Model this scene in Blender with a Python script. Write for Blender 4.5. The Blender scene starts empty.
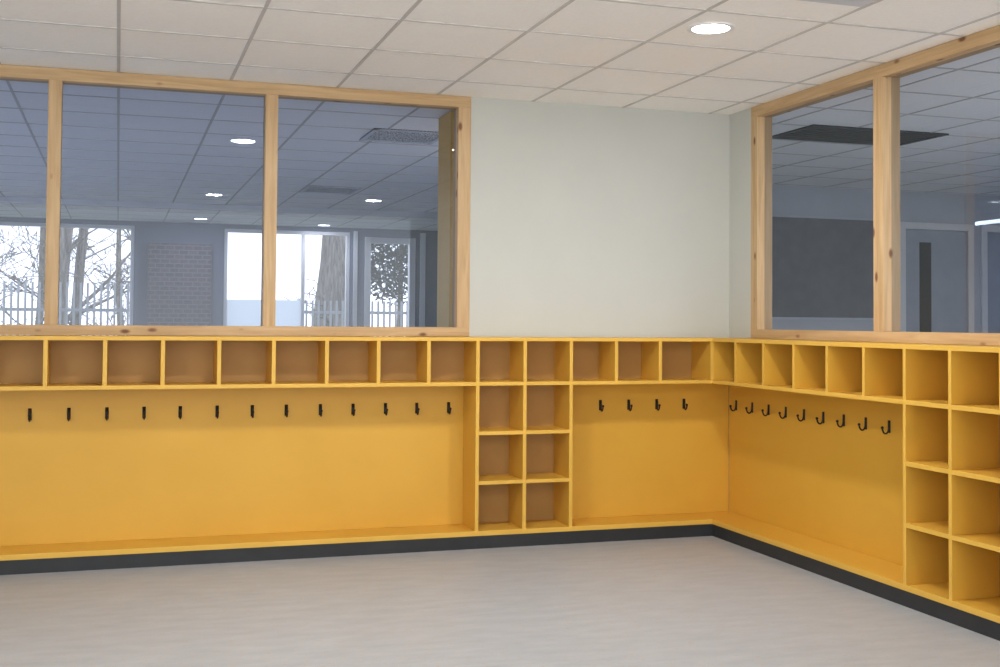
import bpy, bmesh, math, random
from mathutils import Vector, Matrix
random.seed(7)
S=bpy.context.scene
S.view_settings.view_transform='Standard'
S.view_settings.look='None'
S.view_settings.exposure=0.34
H=2.643; D=0.264; T=0.021; HT=1.206

def srgb(r,g,b):
    f=lambda c:(c/255/12.92) if c/255<=0.04045 else ((c/255+0.055)/1.055)**2.4
    return (f(r),f(g),f(b),1)
# ---------------- materials
def newmat(n):
    m=bpy.data.materials.new(n); m.use_nodes=True
    return m,m.node_tree,m.node_tree.nodes['Principled BSDF']
def noise_mat(n,c1,c2,scale=8,rough=0.5,stretch=(1,1,1),bump=0.0,bscale=None,detail=4,spec=0.4,lo=0.35,hi=0.65):
    m,nt,b=newmat(n); N=nt.nodes.new; Lk=nt.links.new
    tc=N('ShaderNodeTexCoord'); mp=N('ShaderNodeMapping'); mp.inputs['Scale'].default_value=stretch
    Lk(tc.outputs['Object'],mp.inputs[0])
    nz=N('ShaderNodeTexNoise'); nz.inputs['Scale'].default_value=scale; nz.inputs['Detail'].default_value=detail
    Lk(mp.outputs[0],nz.inputs['Vector'])
    cr=N('ShaderNodeValToRGB'); cr.color_ramp.elements[0].color=c1; cr.color_ramp.elements[1].color=c2
    cr.color_ramp.elements[0].position=lo; cr.color_ramp.elements[1].position=hi
    Lk(nz.outputs['Fac'],cr.inputs[0]); Lk(cr.outputs[0],b.inputs['Base Color'])
    b.inputs['Roughness'].default_value=rough; b.inputs['Specular IOR Level'].default_value=spec
    if bump:
        bp=N('ShaderNodeBump'); bp.inputs['Strength'].default_value=bump; bp.inputs['Distance'].default_value=0.002
        n2=N('ShaderNodeTexNoise'); n2.inputs['Scale'].default_value=bscale or scale*10
        Lk(mp.outputs[0],n2.inputs['Vector']); Lk(n2.outputs['Fac'],bp.inputs['Height']); Lk(bp.outputs[0],b.inputs['Normal'])
    return m
def emis(n,c,s):
    m=bpy.data.materials.new(n); m.use_nodes=True; nt=m.node_tree; nt.nodes.clear()
    e=nt.nodes.new('ShaderNodeEmission'); e.inputs[0].default_value=c; e.inputs[1].default_value=s
    o=nt.nodes.new('ShaderNodeOutputMaterial'); nt.links.new(e.outputs[0],o.inputs[0]); return m
M_wall=noise_mat('wall_paint',srgb(196,198,192),srgb(198,200,194),3,0.7)
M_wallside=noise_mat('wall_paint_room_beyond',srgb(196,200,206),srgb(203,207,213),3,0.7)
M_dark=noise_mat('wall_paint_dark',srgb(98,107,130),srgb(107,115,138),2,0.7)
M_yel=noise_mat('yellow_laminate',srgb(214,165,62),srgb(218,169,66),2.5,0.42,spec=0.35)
M_edge=noise_mat('yellow_edge_painted_light',srgb(222,176,76),srgb(226,180,80),5,0.45,spec=0.35)  # same laminate, lightened: light on the front edges is put into the colour
M_cub=noise_mat('ochre_board_painted_shade',srgb(178,138,78),srgb(184,144,84),4,0.5,spec=0.3)  # ochre boards made darker; shade inside the cubbies is in the colour
M_plinth=noise_mat('dark_plinth',srgb(42,44,47),srgb(48,50,53),6,0.5)
M_black=noise_mat('black_metal',srgb(20,20,22),srgb(28,28,30),20,0.4)
M_white=noise_mat('white_lacquer',srgb(232,233,232),srgb(238,238,238),6,0.4)
M_tile=noise_mat('ceiling_tile',srgb(249,248,245),srgb(253,252,249),60,0.9,spec=0.1)
M_tbar=noise_mat('ceiling_tbar',srgb(198,196,193),srgb(204,202,199),10,0.6)
M_board=noise_mat('grey_pinboard',srgb(112,115,120),srgb(120,123,128),10,0.8)
M_grille=noise_mat('dark_grille',srgb(62,64,66),srgb(70,72,74),10,0.6)
M_grille2=noise_mat('perforated_plate',srgb(100,104,110),srgb(225,228,230),75,0.6,detail=0,lo=0.46,hi=0.52)
M_vent=noise_mat('vent_metal',srgb(205,210,216),srgb(212,216,222),10,0.5)
M_bark=noise_mat('bark',srgb(96,90,82),srgb(146,138,128),6,0.9,(4,4,0.6),bump=0.6,bscale=20)
M_leaf=noise_mat('evergreen_leaf',srgb(30,38,30),srgb(54,62,46),4,0.8)
M_grass=noise_mat('grass',srgb(90,110,70),srgb(120,130,90),3,0.9)
M_fence=noise_mat('fence_paint',srgb(160,162,164),srgb(172,174,176),5,0.6)
m=bpy.data.materials.new('frosted_film'); m.use_nodes=True; nt=m.node_tree; nt.nodes.clear()
_t=nt.nodes.new('ShaderNodeBsdfTranslucent'); _t.inputs[0].default_value=(0.9,0.93,0.96,1); _o=nt.nodes.new('ShaderNodeOutputMaterial'); nt.links.new(_t.outputs[0],_o.inputs[0]); M_frost=m
M_lamp=emis('lamp_disc',(1,0.98,0.94,1),24)
M_lamp2=emis('lamp_disc_room_beyond',(0.95,0.98,1,1),8)

def wood_mat(n,axis):
    m,nt,b=newmat(n); N=nt.nodes.new; Lk=nt.links.new
    tc=N('ShaderNodeTexCoord'); mp=N('ShaderNodeMapping')
    sc=[28,28,28]; sc[axis]=1.6; mp.inputs['Scale'].default_value=sc
    Lk(tc.outputs['Object'],mp.inputs[0])
    nz=N('ShaderNodeTexNoise'); nz.inputs['Scale'].default_value=1.6; nz.inputs['Detail'].default_value=5; nz.inputs['Distortion'].default_value=0.6
    Lk(mp.outputs[0],nz.inputs['Vector'])
    cr=N('ShaderNodeValToRGB'); e=cr.color_ramp.elements
    e[0].position=0.3; e[0].color=srgb(184,150,106); e[1].position=0.7; e[1].color=srgb(208,177,134)
    Lk(nz.outputs['Fac'],cr.inputs[0])
    mp2=N('ShaderNodeMapping'); s2=[11,11,11]; s2[axis]=5.0; mp2.inputs['Scale'].default_value=s2
    Lk(tc.outputs['Object'],mp2.inputs[0])
    v=N('ShaderNodeTexVoronoi'); v.inputs['Scale'].default_value=1.0
    Lk(mp2.outputs[0],v.inputs['Vector'])
    c2=N('ShaderNodeValToRGB'); c2.color_ramp.elements[0].position=0.08; c2.color_ramp.elements[0].color=(1,1,1,1)
    c2.color_ramp.elements[1].position=0.17; c2.color_ramp.elements[1].color=(0,0,0,1)
    Lk(v.outputs['Distance'],c2.inputs[0])
    mx=N('ShaderNodeMix'); mx.data_type='RGBA'; Lk(c2.outputs[0],mx.inputs['Factor'])
    Lk(cr.outputs[0],mx.inputs[6]); mx.inputs[7].default_value=srgb(118,76,42)
    Lk(mx.outputs[2],b.inputs['Base Color']); b.inputs['Roughness'].default_value=0.5
    return m
M_wx=wood_mat('pine_wood_x',0); M_wy=wood_mat('pine_wood_y',1); M_wz=wood_mat('pine_wood_z',2)

def glass_mat(n,tint,f0):
    m=bpy.data.materials.new(n); m.use_nodes=True; nt=m.node_tree; nt.nodes.clear(); N=nt.nodes.new; Lk=nt.links.new
    t=N('ShaderNodeBsdfTransparent'); t.inputs[0].default_value=tint
    g=N('ShaderNodeBsdfGlossy'); g.inputs['Roughness'].default_value=0.0; g.inputs[0].default_value=(0.85,0.92,1,1)
    lw=N('ShaderNodeLayerWeight'); lw.inputs[0].default_value=0.5
    p=N('ShaderNodeMath'); p.operation='POWER'; p.inputs[1].default_value=5; Lk(lw.outputs['Facing'],p.inputs[0])
    q=N('ShaderNodeMath'); q.operation='MULTIPLY_ADD'; q.inputs[1].default_value=1-f0; q.inputs[2].default_value=f0; Lk(p.outputs[0],q.inputs[0])
    mx=N('ShaderNodeMixShader'); Lk(q.outputs[0],mx.inputs[0]); Lk(t.outputs[0],mx.inputs[1]); Lk(g.outputs[0],mx.inputs[2])
    o=N('ShaderNodeOutputMaterial'); Lk(mx.outputs[0],o.inputs[0]); return m
M_glass=glass_mat('tinted_glass',(0.60,0.66,0.83,1),0.07)
M_glass2=glass_mat('tinted_glass_side',(0.62,0.645,0.71,1),0.07)

def floor_mat():
    m,nt,b=newmat('linoleum_floor'); N=nt.nodes.new; Lk=nt.links.new
    tc=N('ShaderNodeTexCoord'); mp=N('ShaderNodeMapping'); mp.inputs['Scale'].default_value=(1,3,1); mp.inputs['Rotation'].default_value=(0,0,0.3)
    Lk(tc.outputs['Object'],mp.inputs[0])
    a=N('ShaderNodeTexNoise'); a.inputs['Scale'].default_value=5; a.inputs['Detail'].default_value=10; Lk(mp.outputs[0],a.inputs['Vector'])
    c=N('ShaderNodeValToRGB'); c.color_ramp.elements[0].position=0.3; c.color_ramp.elements[0].color=srgb(161,165,170)
    c.color_ramp.elements[1].position=0.7; c.color_ramp.elements[1].color=srgb(174,177,181); Lk(a.outputs['Fac'],c.inputs[0])
    s=N('ShaderNodeTexNoise'); s.inputs['Scale'].default_value=32; s.inputs['Detail'].default_value=2; Lk(mp.outputs[0],s.inputs['Vector'])
    c2=N('ShaderNodeValToRGB'); c2.color_ramp.elements[0].position=0.60; c2.color_ramp.elements[0].color=(0,0,0,1)
    c2.color_ramp.elements[1].position=0.70; c2.color_ramp.elements[1].color=(0.9,0.9,0.9,1); Lk(s.outputs['Fac'],c2.inputs[0])
    mx=N('ShaderNodeMix'); mx.data_type='RGBA'; Lk(c2.outputs[0],mx.inputs['Factor']); Lk(c.outputs[0],mx.inputs[6]); mx.inputs[7].default_value=srgb(176,158,136)
    Lk(mx.outputs[2],b.inputs['Base Color']); b.inputs['Roughness'].default_value=0.4; b.inputs['Specular IOR Level'].default_value=0.35
    return m
M_floor=floor_mat()
def brick_mat():
    m,nt,b=newmat('dark_brick'); N=nt.nodes.new; Lk=nt.links.new
    tc=N('ShaderNodeTexCoord'); mp=N('ShaderNodeMapping'); mp.inputs['Rotation'].default_value=(math.pi/2,0,0)
    Lk(tc.outputs['Object'],mp.inputs[0])
    k=N('ShaderNodeTexBrick'); k.inputs['Color1'].default_value=srgb(98,82,90); k.inputs['Color2'].default_value=srgb(76,70,84)
    k.inputs['Mortar'].default_value=srgb(122,122,132); k.inputs['Scale'].default_value=4; Lk(mp.outputs[0],k.inputs['Vector'])
    Lk(k.outputs['Color'],b.inputs['Base Color']); b.inputs['Roughness'].default_value=0.9; return m
M_brick=brick_mat()

# ---------------- mesh helper
class MB:
    def __init__(s): s.v=[];s.f=[];s.m=[];s.mats=[]
    def mi(s,m):
        if m not in s.mats: s.mats.append(m)
        return s.mats.index(m)
    def box(s,a,b,m,face=None):
        x0,y0,z0=[min(a[i],b[i]) for i in range(3)]; x1,y1,z1=[max(a[i],b[i]) for i in range(3)]
        o=len(s.v)
        s.v+=[(x0,y0,z0),(x1,y0,z0),(x1,y1,z0),(x0,y1,z0),(x0,y0,z1),(x1,y0,z1),(x1,y1,z1),(x0,y1,z1)]
        F={'-z':(0,3,2,1),'+z':(4,5,6,7),'-y':(0,1,5,4),'+x':(1,2,6,5),'+y':(2,3,7,6),'-x':(3,0,4,7)}
        for k,q in F.items():
            s.f.append(tuple(o+i for i in q)); s.m.append(s.mi((face or {}).get(k,m)))
    def cyl(s,c,r,h,m,seg=32,r2=None):
        r2=r if r2 is None else r2; o=len(s.v)
        for k,(rr,zz) in enumerate(((r,0),(r2,h))):
            for i in range(seg):
                a=2*math.pi*i/seg; s.v.append((c[0]+rr*math.cos(a),c[1]+rr*math.sin(a),c[2]+zz))
        for i in range(seg):
            j=(i+1)%seg; s.f.append((o+i,o+j,o+seg+j,o+seg+i)); s.m.append(s.mi(m))
        s.f.append(tuple(o+i for i in reversed(range(seg)))); s.m.append(s.mi(m))
        s.f.append(tuple(o+seg+i for i in range(seg))); s.m.append(s.mi(m))
    def ring(s,c,ri,ro,z0,z1,m,seg=40):
        o=len(s.v)
        for r,z in ((ri,z0),(ro,z0),(ro,z1),(ri,z1)):
            for i in range(seg):
                a=2*math.pi*i/seg; s.v.append((c[0]+r*math.cos(a),c[1]+r*math.sin(a),z))
        for k in range(4):
            for i in range(seg):
                j=(i+1)%seg; k2=(k+1)%4
                s.f.append((o+k*seg+i,o+k2*seg+i,o+k2*seg+j,o+k*seg+j)); s.m.append(s.mi(m))
    def make(s,name,parent=None,bevel=0,smooth=False):
        me=bpy.data.meshes.new(name); me.from_pydata(s.v,[],s.f)
        for m in s.mats: me.materials.append(m)
        for i,p in enumerate(me.polygons): p.material_index=s.m[i]; p.use_smooth=smooth
        bm=bmesh.new(); bm.from_mesh(me); bmesh.ops.recalc_face_normals(bm,faces=bm.faces); bm.to_mesh(me); bm.free()
        ob=bpy.data.objects.new(name,me); S.collection.objects.link(ob)
        if bevel:
            bv=ob.modifiers.new('bevel','BEVEL'); bv.width=bevel; bv.segments=2; bv.limit_method='ANGLE'
        if parent: ob.parent=parent
        return ob
def empty(n,loc=(0,0,0)):
    e=bpy.data.objects.new(n,None); S.collection.objects.link(e); e.empty_display_size=0.1; e.location=loc; return e

XL=-7.5; YN=-8.6; XR=6.5; YF=10.2; YB=3.25
# ---------------- shell
b=MB(); b.box((XL,YN,-0.1),(XR,YF+0.1,0),M_floor); b.make('floor')
b=MB(); b.box((XL,YN,H),(XR,YF+0.1,H+0.1),M_tile); ceil=b.make('ceiling')
b=MB()
tw=0.008; x=-3.75-0.6*6
while x<XR:
    b.box((x-tw,YN,H-0.004),(x+tw,YF,H+0.01),M_tbar); x+=0.6
y=-0.42-0.6*13
while y<YF:
    b.box((XL,y-tw,H-0.0035),(XR,y+tw,H+0.01),M_tbar); y+=0.6
b.make('ceiling_grid',ceil)
b=MB()
b.box((XL,0,0),(-1.74,0.1,1.205),M_wall); b.box((-1.74,0,0),(0.1,0.1,H),M_wall); b.make('wall_back')
b=MB()
b.box((0,YN,0),(0.1,0,1.205),M_wall); b.box((0,-0.28,1.205),(0.1,0,H),M_wall); b.box((0,YN,1.205),(0.1,-5.2,H),M_wall); b.make('wall_right')
b=MB(); b.box((XL-0.1,-5.5,0),(XL,0,H),M_wall); b.make('wall_left_light_block')  # unseen short wall, added to cut the light from the left
# rooms beyond
b=MB(); b.box((0.0,0.1,0),(0.1,YB+0.1,H),M_wallside); b.make('wall_partition')
b=MB(); b.box((0.1,YB,0),(XR,YB+0.1,H),M_wallside); b.make('wall_far_right')
b=MB(); b.box((XR,YN,0),(XR+0.1,YB+0.1,H),M_wallside); b.make('wall_side_right')
b=MB(); b.box((0.1,-6.1,0),(XR,-6.0,H),M_wallside); b.make('wall_near_right')
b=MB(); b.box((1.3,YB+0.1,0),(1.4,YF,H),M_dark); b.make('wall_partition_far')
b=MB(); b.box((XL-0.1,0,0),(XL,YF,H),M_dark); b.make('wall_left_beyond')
b=MB(); zt=2.58
def seg(x0,x1,z0=0,z1=H,m=M_dark): b.box((x0,YF,z0),(x1,YF+0.15,z1),m)
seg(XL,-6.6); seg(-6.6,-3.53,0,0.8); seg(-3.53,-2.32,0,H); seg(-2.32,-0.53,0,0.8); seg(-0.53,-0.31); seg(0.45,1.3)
for a,c in ((-6.6,-3.53),(-2.32,-0.53)): seg(a,c,zt,H)
seg(-0.31,0.45,2.52,H)
b.box((-3.35,YF-0.12,0),(-2.5,YF,H-0.3),M_brick)
b.make('wall_far')
b=MB(); b.box((XL,7.28,H-0.07),(1.3,7.40,H-0.005),M_wallside); b.make('trim_soffit')

# ---------------- interior windows
def frame_window(name,plane,lo,hi,muls,gmat):
    e=empty(name)
    p0,p1=-0.008,0.10
    def P(a,bb,z0,z1,m,n):
        q=MB()
        if plane=='A': q.box((a,p0,z0),(bb,p1,z1),m)
        else: q.box((p0,a,z0),(p1,bb,z1),m)
        q.make(n,e,bevel=0.002)
    mh=M_wx if plane=='A' else M_wy
    P(lo,hi,H-0.068,H-0.002,mh,'top_rail'); P(lo,hi,1.207,1.262,mh,'bottom_rail')
    for i,(a,c) in enumerate(muls): P(a,c,1.262,H-0.068,M_wz,'mullion_%d'%(i+1))
    g0=0.045
    q2=MB()
    if plane=='A': q2.v=[(lo+.01,g0,1.25),(hi-.01,g0,1.25),(hi-.01,g0,H-.06),(lo+.01,g0,H-.06)]
    else: q2.v=[(g0,lo+.01,1.25),(g0,hi-.01,1.25),(g0,hi-.01,H-.06),(g0,lo+.01,H-.06)]
    q2.f=[(0,1,2,3)]; q2.mats=[gmat]; q2.m=[0]
    q2.make('glass_pane',e)
    return e
frame_window('window_1','A',XL,-1.742,[(-1.82,-1.742),(-2.955,-2.885),(-4.105,-4.037),(-5.255,-5.187),(-6.405,-6.337)],M_glass)
frame_window('window_2','B',-5.2,-0.282,[(-0.355,-0.282),(-1.60,-1.52),(-2.84,-2.76),(-4.08,-4.0),(-5.2,-5.12)],M_glass2)

# ---------------- cubby unit
zb=0.929; zt1=zb+T
op=(zb-0.101-2*T)/3
zs=[zb, zb-op-T, zb-2*op-2*T]
e=empty('cubby_shelf_unit')
b=MB(); fy={'-y':M_edge}
xa=XL+1.0
b.box((xa,-0.010,0.101),(-0.011,-0.001,zb),M_yel)
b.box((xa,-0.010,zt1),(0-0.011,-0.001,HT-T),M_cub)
b.box((xa,-D,HT-T),(-0.001,-0.001,HT),M_yel,fy)
b.box((xa,-D,zb),(-0.001,-0.0105,zt1),M_yel,fy)
b.box((xa,-D,0.073),(-0.001,-0.001,0.101),M_yel,fy)
dv=[-1.765-0.2895*k for k in range(1,17)]
dv=[x for x in dv if x>xa]+[-0.901,-0.613]
for x in dv: b.box((x-T/2,-D+0.001,zt1),(x+T/2,-0.0105,HT-T),M_yel,fy)
b.box((xa-T,-D,0.073),(xa,-0.001,HT),M_yel,fy)
b.box((-D-T/2,-D+0.001,zt1),(-D+T/2,-0.0105,HT-T),M_yel,fy)
b.box((-D+T/2,-D,zt1),(-0.0105,-D+T,HT-T),M_yel)
for x in (-1.765,-1.478,-1.190): 
    b.box((x-T/2,-D+0.0005,0.101),(x+T/2,-0.0105,zb),M_yel,fy)
    b.box((x-T/2,-D+0.0005,zt1),(x+T/2,-0.0105,HT-T),M_yel,fy)
for x0,x1 in ((-1.765,-1.478),(-1.478,-1.190)):
    for z in zs[1:]: b.box((x0+T/2,-D+0.001,z),(x1-T/2,-0.0105,z+T),M_yel,fy)
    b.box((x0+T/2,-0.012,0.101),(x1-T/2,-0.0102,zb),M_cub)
b.make('back_wall_shelves',e,bevel=0.001)
b=MB(); fx={'-x':M_edge}
ya=-4.6
b.box((-0.010,ya,0.101),(-0.001,-0.011,zb),M_yel)
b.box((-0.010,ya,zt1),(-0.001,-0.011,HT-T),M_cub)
b.box((-D,ya,HT-T),(-0.001,-D,HT),M_yel,fx)
b.box((-D,ya,zb),(-0.0105,-D,zt1),M_yel,fx)
b.box((-D,ya,0.073),(-0.001,-D,0.101),M_yel,fx)
dB=[-0.543-0.3125*k for k in range(0,13)]
for y in dB:
    if y>ya: b.box((-D+0.001,y-T/2,zt1),(-0.0105,y+T/2,HT-T),M_yel,fx)
cols=[dB[5],dB[6],-2.74]
for y in cols:
    b.box((-D+0.0005,y-T/2,0.101),(-0.0105,y+T/2,zb),M_yel,fx)
for y1,y0 in zip(cols[:-1],cols[1:]):
    for z in zs[1:]: b.box((-D+0.001,y0+T/2,z),(-0.0105,y1-T/2,z+T),M_yel,fx)
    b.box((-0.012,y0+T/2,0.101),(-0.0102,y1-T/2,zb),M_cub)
b.make('right_wall_shelves',e,bevel=0.001)
b=MB()
b.box((xa,-D+0.004,0.0),(-D+0.004,-0.01,0.073),M_plinth); b.box((-D+0.004,ya,0.0),(-0.01,-0.01,0.073),M_plinth)
b.make('plinth',e)

# ---------------- hooks
def hook_mesh():
    cu=bpy.data.curves.new('hk','CURVE'); cu.dimensions='3D'; cu.bevel_depth=0.0045; cu.bevel_resolution=3; cu.use_fill_caps=True
    pts=[(0,-0.004,0.012),(0,-0.006,-0.012),(0,-0.012,-0.027),(0,-0.022,-0.033),(0,-0.033,-0.029),(0,-0.040,-0.018),(0,-0.043,-0.006)]
    sp=cu.splines.new('BEZIER'); sp.bezier_points.add(len(pts)-1)
    for i,p in enumerate(pts):
        q=sp.bezier_points[i]; q.co=p; q.handle_left_type=q.handle_right_type='AUTO'
    ob=bpy.data.objects.new('tmp',cu); S.collection.objects.link(ob)
    dg=bpy.context.evaluated_depsgraph_get(); me=bpy.data.meshes.new_from_object(ob.evaluated_get(dg))
    bpy.data.objects.remove(ob)
    bm=bmesh.new(); bm.from_mesh(me)
    def addbox(a,c):
        r=bmesh.ops.create_cube(bm,size=1.0); 
        for v in r['verts']:
            v.co=Vector(((a[i]+c[i])/2+v.co[i]*(c[i]-a[i]) for i in range(3)))
        bmesh.ops.bevel(bm,geom=list({e_ for v in r['verts'] for e_ in v.link_edges}),offset=0.001,segments=2,affect='EDGES')
    addbox((-0.009,-0.005,-0.030),(0.009,0,0.033))
    r=bmesh.ops.create_icosphere(bm,subdivisions=2,radius=0.008)
    for v in r['verts']: v.co+=Vector((0,-0.043,-0.003))
    for z in (0.024,-0.0):
        r=bmesh.ops.create_icosphere(bm,subdivisions=1,radius=0.003)
        for v in r['verts']: v.co+=Vector((0,-0.0055,z))
    bm.to_mesh(me); bm.free(); me.materials.clear(); me.materials.append(M_black)
    for p in me.polygons: p.use_smooth=True; p.material_index=0
    return me
HM=hook_mesh()
for x in [-4.36,-4.166,-3.972,-3.779,-3.587,-3.397,-3.199,-3.007,-2.818,-2.625,-2.437,-2.247,-2.060,-1.867,-0.897,-0.707,-0.516,-0.327]:
    o=bpy.data.objects.new('coat_hook',HM); S.collection.objects.link(o); o.location=(x,-0.010,0.787)
for y in [-0.062,-0.258,-0.449,-0.639,-0.830,-1.022,-1.214,-1.409,-1.604]:
    o=bpy.data.objects.new('coat_hook',HM); S.collection.objects.link(o); o.location=(-0.010,y-0.05,0.780); o.rotation_euler=(0,0,-math.pi/2)

# ---------------- ceiling fixtures
def downlight(x,y,mat,r=0.085,power=0):
    q=MB(); q.ring((x,y),r,r+0.022,H-0.008,H-0.0005,M_white); q.cyl((x,y,H-0.0055),r+0.001,0.004,mat,seg=40)
    o=q.make('recessed_downlight')
    if power:
        l=bpy.data.lights.new('lamp','AREA'); l.shape='DISK'; l.size=2*r; l.energy=power; l.color=(1,0.97,0.93)
        lo=bpy.data.objects.new('lamp',l); S.collection.objects.link(lo); lo.location=(x,y,H-0.012); lo.parent=o
for x,y in ((-1.19,-1.96),(-2.86,-2.12),(-2.77,-6.09),(-1.04,-6.05),(-5.2,-3.6)): downlight(x,y,M_lamp,power=20)
for x,y in ((-2.70,9.4),(-0.98,9.8)): downlight(x,y,M_lamp2,power=6)
def fill_lamp(x0,y0,x1,y1,power,col):  # unseen ceiling lamps, added to brighten the rooms behind the glass
    q=MB(); q.box((x0,y0,H-0.03),(x1,y1,H-0.001),M_white); o=q.make('added_fill_lamp')
    l=bpy.data.lights.new('lamp','AREA'); l.shape='RECTANGLE'; l.size=abs(x1-x0); l.size_y=abs(y1-y0); l.energy=power; l.color=col
    lo=bpy.data.objects.new('lamp',l); S.collection.objects.link(lo); lo.location=((x0+x1)/2,(y0+y1)/2,H-0.035); lo.parent=o
fill_lamp(-6.9,1.0,-6.5,6.0,130,(0.9,0.95,1))
fill_lamp(-0.9,0.6,-0.5,1.8,40,(0.9,0.95,1))
fill_lamp(2.6,-4.6,2.9,-1.6,170,(0.95,0.97,1))

def vent(n,x0,y0,x1,y1,m,mb,k=8):
    q=MB(); z=H-0.012
    q.box((x0,y0,z),(x1,y0+0.03,H-0.001),m);q.box((x0,y1-0.03,z),(x1,y1,H-0.001),m);q.box((x0,y0,z),(x0+0.03,y1,H-0.001),m);q.box((x1-0.03,y0,z),(x1,y1,H-0.001),m)
    q.box((x0,y0,H-0.005),(x1,y1,H-0.001),mb)
    for i in range(1,k):
        yy=y0+(y1-y0)*i/k; q.box((x0+0.03,yy-0.008,z+0.002),(x1-0.03,yy+0.008,H-0.003),m)
    q.make(n)
vent('ceiling_air_diffuser',-2.05,1.32,-1.50,1.86,M_vent,M_grille2,1)
vent('ceiling_air_diffuser',-1.95,5.0,-1.4,5.6,M_vent,M_grille2,1)
vent('ceiling_hole_standin',0.70,0.12,1.8,0.70,M_grille,M_black)  # dark louvres stand in for an open hole in the ceiling
q=MB(); q.box((-1.33,-3.0,H-0.006),(-0.77,-2.5,H-0.001),M_vent); q.make('ceiling_panel')

# ---------------- things beyond
q=MB(); q.box((-1.74,0.45,0),(-1.2,0.75,H-0.005),M_yel); q.box((-1.73,0.44,0.06),(-1.48,0.45,H-0.05),M_yel); q.box((-1.46,0.44,0.06),(-1.21,0.45,H-0.05),M_yel)
q.box((-1.51,0.42,1.0),(-1.50,0.44,1.2),M_black); q.make('tall_cupboard',bevel=0.002)
q=MB(); q.box((1.7,YB-0.02,1.36),(3.42,YB-0.001,2.33),M_board)
for a in ((1.68,1.34,3.44,1.36),(1.68,2.33,3.44,2.35)): q.box((a[0],YB-0.03,a[1]),(a[2],YB-0.001,a[3]),M_vent)
q.make('pinboard')
M_doorleaf=noise_mat('door_leaf_paint',srgb(168,174,184),srgb(174,180,190),6,0.5)
def door(n,x0,x1,z1,y,vx=None):
    e=empty(n); w=0.07
    q=MB(); q.box((x0,y-0.03,0),(x0+w,y-0.001,z1),M_white);q.box((x1-w,y-0.03,0),(x1,y-0.001,z1),M_white);q.box((x0+w,y-0.03,z1-w),(x1-w,y-0.001,z1),M_white); q.make('door_frame',e,bevel=0.002)
    q=MB(); q.box((x0+w+.008,y-0.018,0.01),(x1-w-.008,y-0.001,z1-w-.008),M_doorleaf)
    if vx: q.box((vx[0],y-0.022,0.4),(vx[1],y-0.0175,2.13),M_black)
    q.box((x1-w-0.12,y-0.05,1.0),(x1-w-0.02,y-0.035,1.02),M_vent); q.box((x1-w-0.05,y-0.04,1.005),(x1-w-0.035,y-0.015,1.018),M_vent)
    q.make('door_leaf',e)
door('door_1',3.72,4.62,2.33,YB,(3.96,4.10))
door('door_2',4.72,5.62,2.33,YB,(5.2,5.35))
def extwin(n,x0,x1,z0,z1,posts,frost=None):
    e=empty(n); q=MB(); y0,y1=YF+0.02,YF+0.09; w=0.05
    q.box((x0,y0,z0),(x1,y1,z0+w),M_white);q.box((x0,y0,z1-w),(x1,y1,z1),M_white)
    for p in [x0+w/2,x1-w/2]+posts: q.box((p-w/2,y0,z0+w),(p+w/2,y1,z1-w),M_white)
    q.make('frame',e,bevel=0.003)
    if frost:
        q=MB(); q.box((frost[0],YF+0.05,z0+w),(frost[1],YF+0.052,frost[2]),M_frost); q.make('frosted_film',e)
extwin('window_3',-6.6,-3.53,0.8,2.58,[-4.56,-5.6])
extwin('window_4',-2.32,-0.53,0.8,2.58,[-1.2],(-2.27,-1.22,1.58))
e=empty('door_3'); q=MB(); w=0.09
q.box((-0.31,YF-.02,0),(-0.31+w,YF+.09,2.52),M_white);q.box((0.45-w,YF-.02,0),(0.45,YF+.09,2.52),M_white)
q.box((-0.31+w,YF+.02,2.52-w),(0.45-w,YF+.09,2.52),M_white);q.box((-0.31+w,YF+.02,0),(0.45-w,YF+.09,0.15),M_white)
q.box((0.52,YF-.03,0),(0.60,YF-.001,2.6),M_white); q.box((-0.48,YF-.03,0),(-0.42,YF-.001,2.6),M_white); q.make('frame',e,bevel=0.003)

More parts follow.
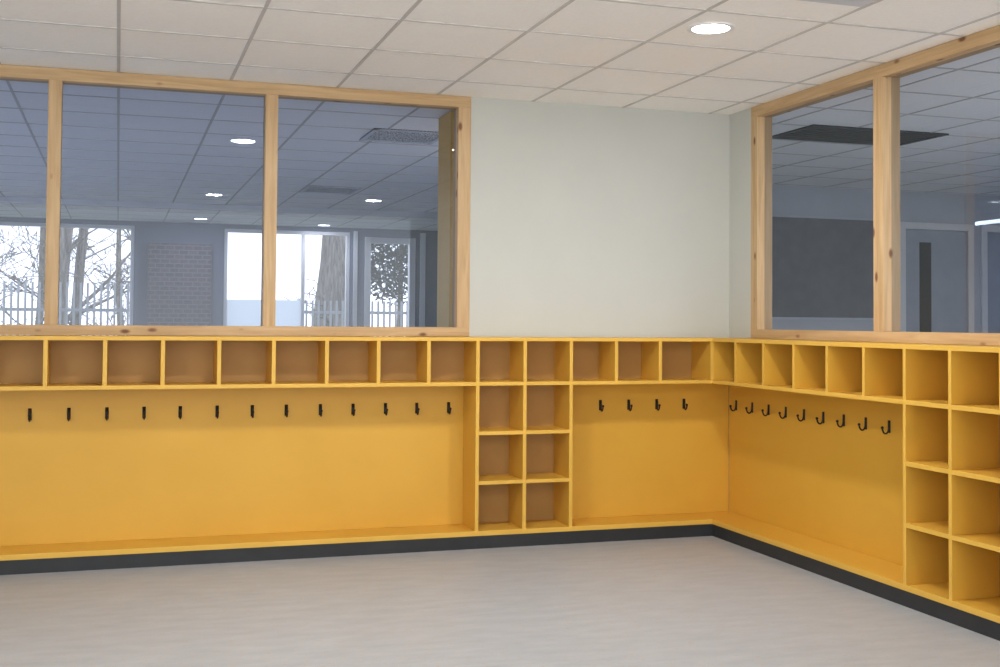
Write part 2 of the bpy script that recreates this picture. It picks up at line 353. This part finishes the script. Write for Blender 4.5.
# ---------------- outside
b=MB(); b.box((-25,YF+0.15,-0.12),(20,45,-0.02),M_grass); b.make('ground')
def branch_tree(name,base,h,r,lean,nb,seed,depth=3,sub=6,bl=(0.2,0.42)):
    rnd=random.Random(seed)
    cu=bpy.data.curves.new(name,'CURVE'); cu.dimensions='3D'; cu.bevel_depth=1.0; cu.bevel_resolution=2; cu.use_fill_caps=True
    def grow(p,d,L,r0,lev):
        n=7; pts=[(p.copy(),r0)]; q=p.copy(); dd=d.copy()
        for i in range(1,n):
            dd=(dd+Vector((rnd.uniform(-1,1),rnd.uniform(-1,1),rnd.uniform(-.6,.9)))*(0.06 if lev==0 else 0.25)).normalized()
            q=q+dd*L/(n-1); pts.append((q.copy(),r0*(1-0.6*i/(n-1)) if lev==0 else r0*(1-0.8*i/(n-1))))
        sp=cu.splines.new('POLY'); sp.points.add(n-1)
        for i,(c,rr) in enumerate(pts): sp.points[i].co=(*c,1); sp.points[i].radius=max(rr,0.007)
        if lev<depth:
            k=nb if lev==0 else sub
            for j in range(k):
                i=rnd.randint(1,n-1); c,rr=pts[i]
                a=rnd.uniform(0,2*math.pi); nd=(Vector((math.cos(a),math.sin(a)*0.6,rnd.uniform(-0.1,0.9)))+d*0.3).normalized()
                grow(c,nd,L*rnd.uniform(0.3,0.5) if lev else L*rnd.uniform(*bl),rr*(rnd.uniform(0.14,0.28) if lev==0 else rnd.uniform(.3,.5)),lev+1)
    grow(Vector(base),Vector(lean).normalized(),h,r,0)
    cu.materials.append(M_bark)
    o=bpy.data.objects.new(name,cu); S.collection.objects.link(o)
    dg=bpy.context.evaluated_depsgraph_get(); me=bpy.data.meshes.new_from_object(o.evaluated_get(dg)); bpy.data.objects.remove(o)
    for p in me.polygons: p.use_smooth=True
    o=bpy.data.objects.new(name,me); S.collection.objects.link(o)
branch_tree('bare_tree',(-4.85,14.5,-0.05),7,0.20,(0.14,0,1),10,1,sub=5)
branch_tree('bare_tree',(-4.50,14.9,-0.05),7,0.11,(0.10,0,1),8,21,sub=5)
branch_tree('bare_tree',(-0.20,14.0,-0.05),7,0.38,(0.04,0,1),9,5,sub=4,bl=(0.1,0.16))
for i,(bx,by) in enumerate(((-7.0,18),(-2.9,19),(-5.4,21),(-3.6,24),(-8.5,22))):
    branch_tree('bare_tree',(bx,by,-0.05),5.5,0.10,((-1)**i*0.06,0,1),16,30+i,sub=5,bl=(0.2,0.36))
def evergreen(name,c,R,n,seed):
    rnd=random.Random(seed); q=MB(); q.cyl((c[0],c[1],-0.04),0.1,c[2],M_bark,seg=10,r2=0.04)
    mi=q.mi(M_leaf)
    for i in range(n):
        while 1:
            p=Vector((rnd.uniform(-1,1),rnd.uniform(-1,1),rnd.uniform(-1,1)))
            if p.length<1: break
        p=Vector((c[0]+p.x*R[0],c[1]+p.y*R[1],c[2]+p.z*R[2]))
        u=Vector((rnd.uniform(-1,1),rnd.uniform(-1,1),rnd.uniform(-1,1))).normalized(); v=u.orthogonal().normalized()
        l=rnd.uniform(0.06,0.13); w_=l*0.3; o=len(q.v)
        q.v+=[tuple(p-u*l),tuple(p+v*w_),tuple(p+u*l),tuple(p-v*w_)]; q.f.append((o,o+1,o+2,o+3)); q.m.append(mi)
    q.make(name)
evergreen('evergreen_tree',(2.2,18.6,3.1),(1.5,0.9,1.5),5200,2)
q=MB(); yf=12.6
x=-12.0
while x<6: q.box((x,yf,-0.03),(x+0.035,yf+0.02,1.85 if x<-3 else 1.62),M_fence); x+=0.10
for z in (0.3,1.4): q.box((-12,yf+0.02,z),(6,yf+0.05,z+0.05),M_fence)
q.make('picket_fence')

# ---------------- world: overcast sky, lower half made brighter, added to light the ceiling
w=bpy.data.worlds.new('World'); S.world=w; w.use_nodes=True; nt=w.node_tree
bg=nt.nodes['Background']
tc=nt.nodes.new('ShaderNodeTexCoord'); sp=nt.nodes.new('ShaderNodeSeparateXYZ'); nt.links.new(tc.outputs['Generated'],sp.inputs[0])
cr=nt.nodes.new('ShaderNodeValToRGB'); mr=nt.nodes.new('ShaderNodeMapRange'); mr.inputs[1].default_value=-0.2; mr.inputs[2].default_value=0.2
nt.links.new(sp.outputs['Z'],mr.inputs[0]); nt.links.new(mr.outputs[0],cr.inputs[0])
cr.color_ramp.elements[0].color=(1,0.99,0.975,1); cr.color_ramp.elements[1].color=(0.56,0.575,0.59,1)
cr.color_ramp.elements[0].position=0.3; cr.color_ramp.elements[1].position=0.7
nt.links.new(cr.outputs[0],bg.inputs[0]); bg.inputs[1].default_value=3.0

# ---------------- camera
cx,cy,yaw,pitch,roll,f=-3.7321,-6.693,-0.3152,0.0303,0.0076,1.171
a=-yaw
fw=Vector((math.sin(a)*math.cos(pitch),math.cos(a)*math.cos(pitch),math.sin(pitch)))
rr=Vector((math.cos(a),-math.sin(a),0)); u=rr.cross(fw)
r2=rr*math.cos(roll)+u*math.sin(roll); u2=-rr*math.sin(roll)+u*math.cos(roll)
cd=bpy.data.cameras.new('camera'); cam=bpy.data.objects.new('camera',cd); S.collection.objects.link(cam)
cam.matrix_world=Matrix((( r2.x,u2.x,-fw.x,cx),(r2.y,u2.y,-fw.y,cy),(r2.z,u2.z,-fw.z,1.30),(0,0,0,1)))
cd.sensor_width=36; cd.sensor_fit='HORIZONTAL'; cd.lens=f*36; cd.shift_y=-0.0478; cd.clip_start=0.05; cd.clip_end=200
S.camera=cam
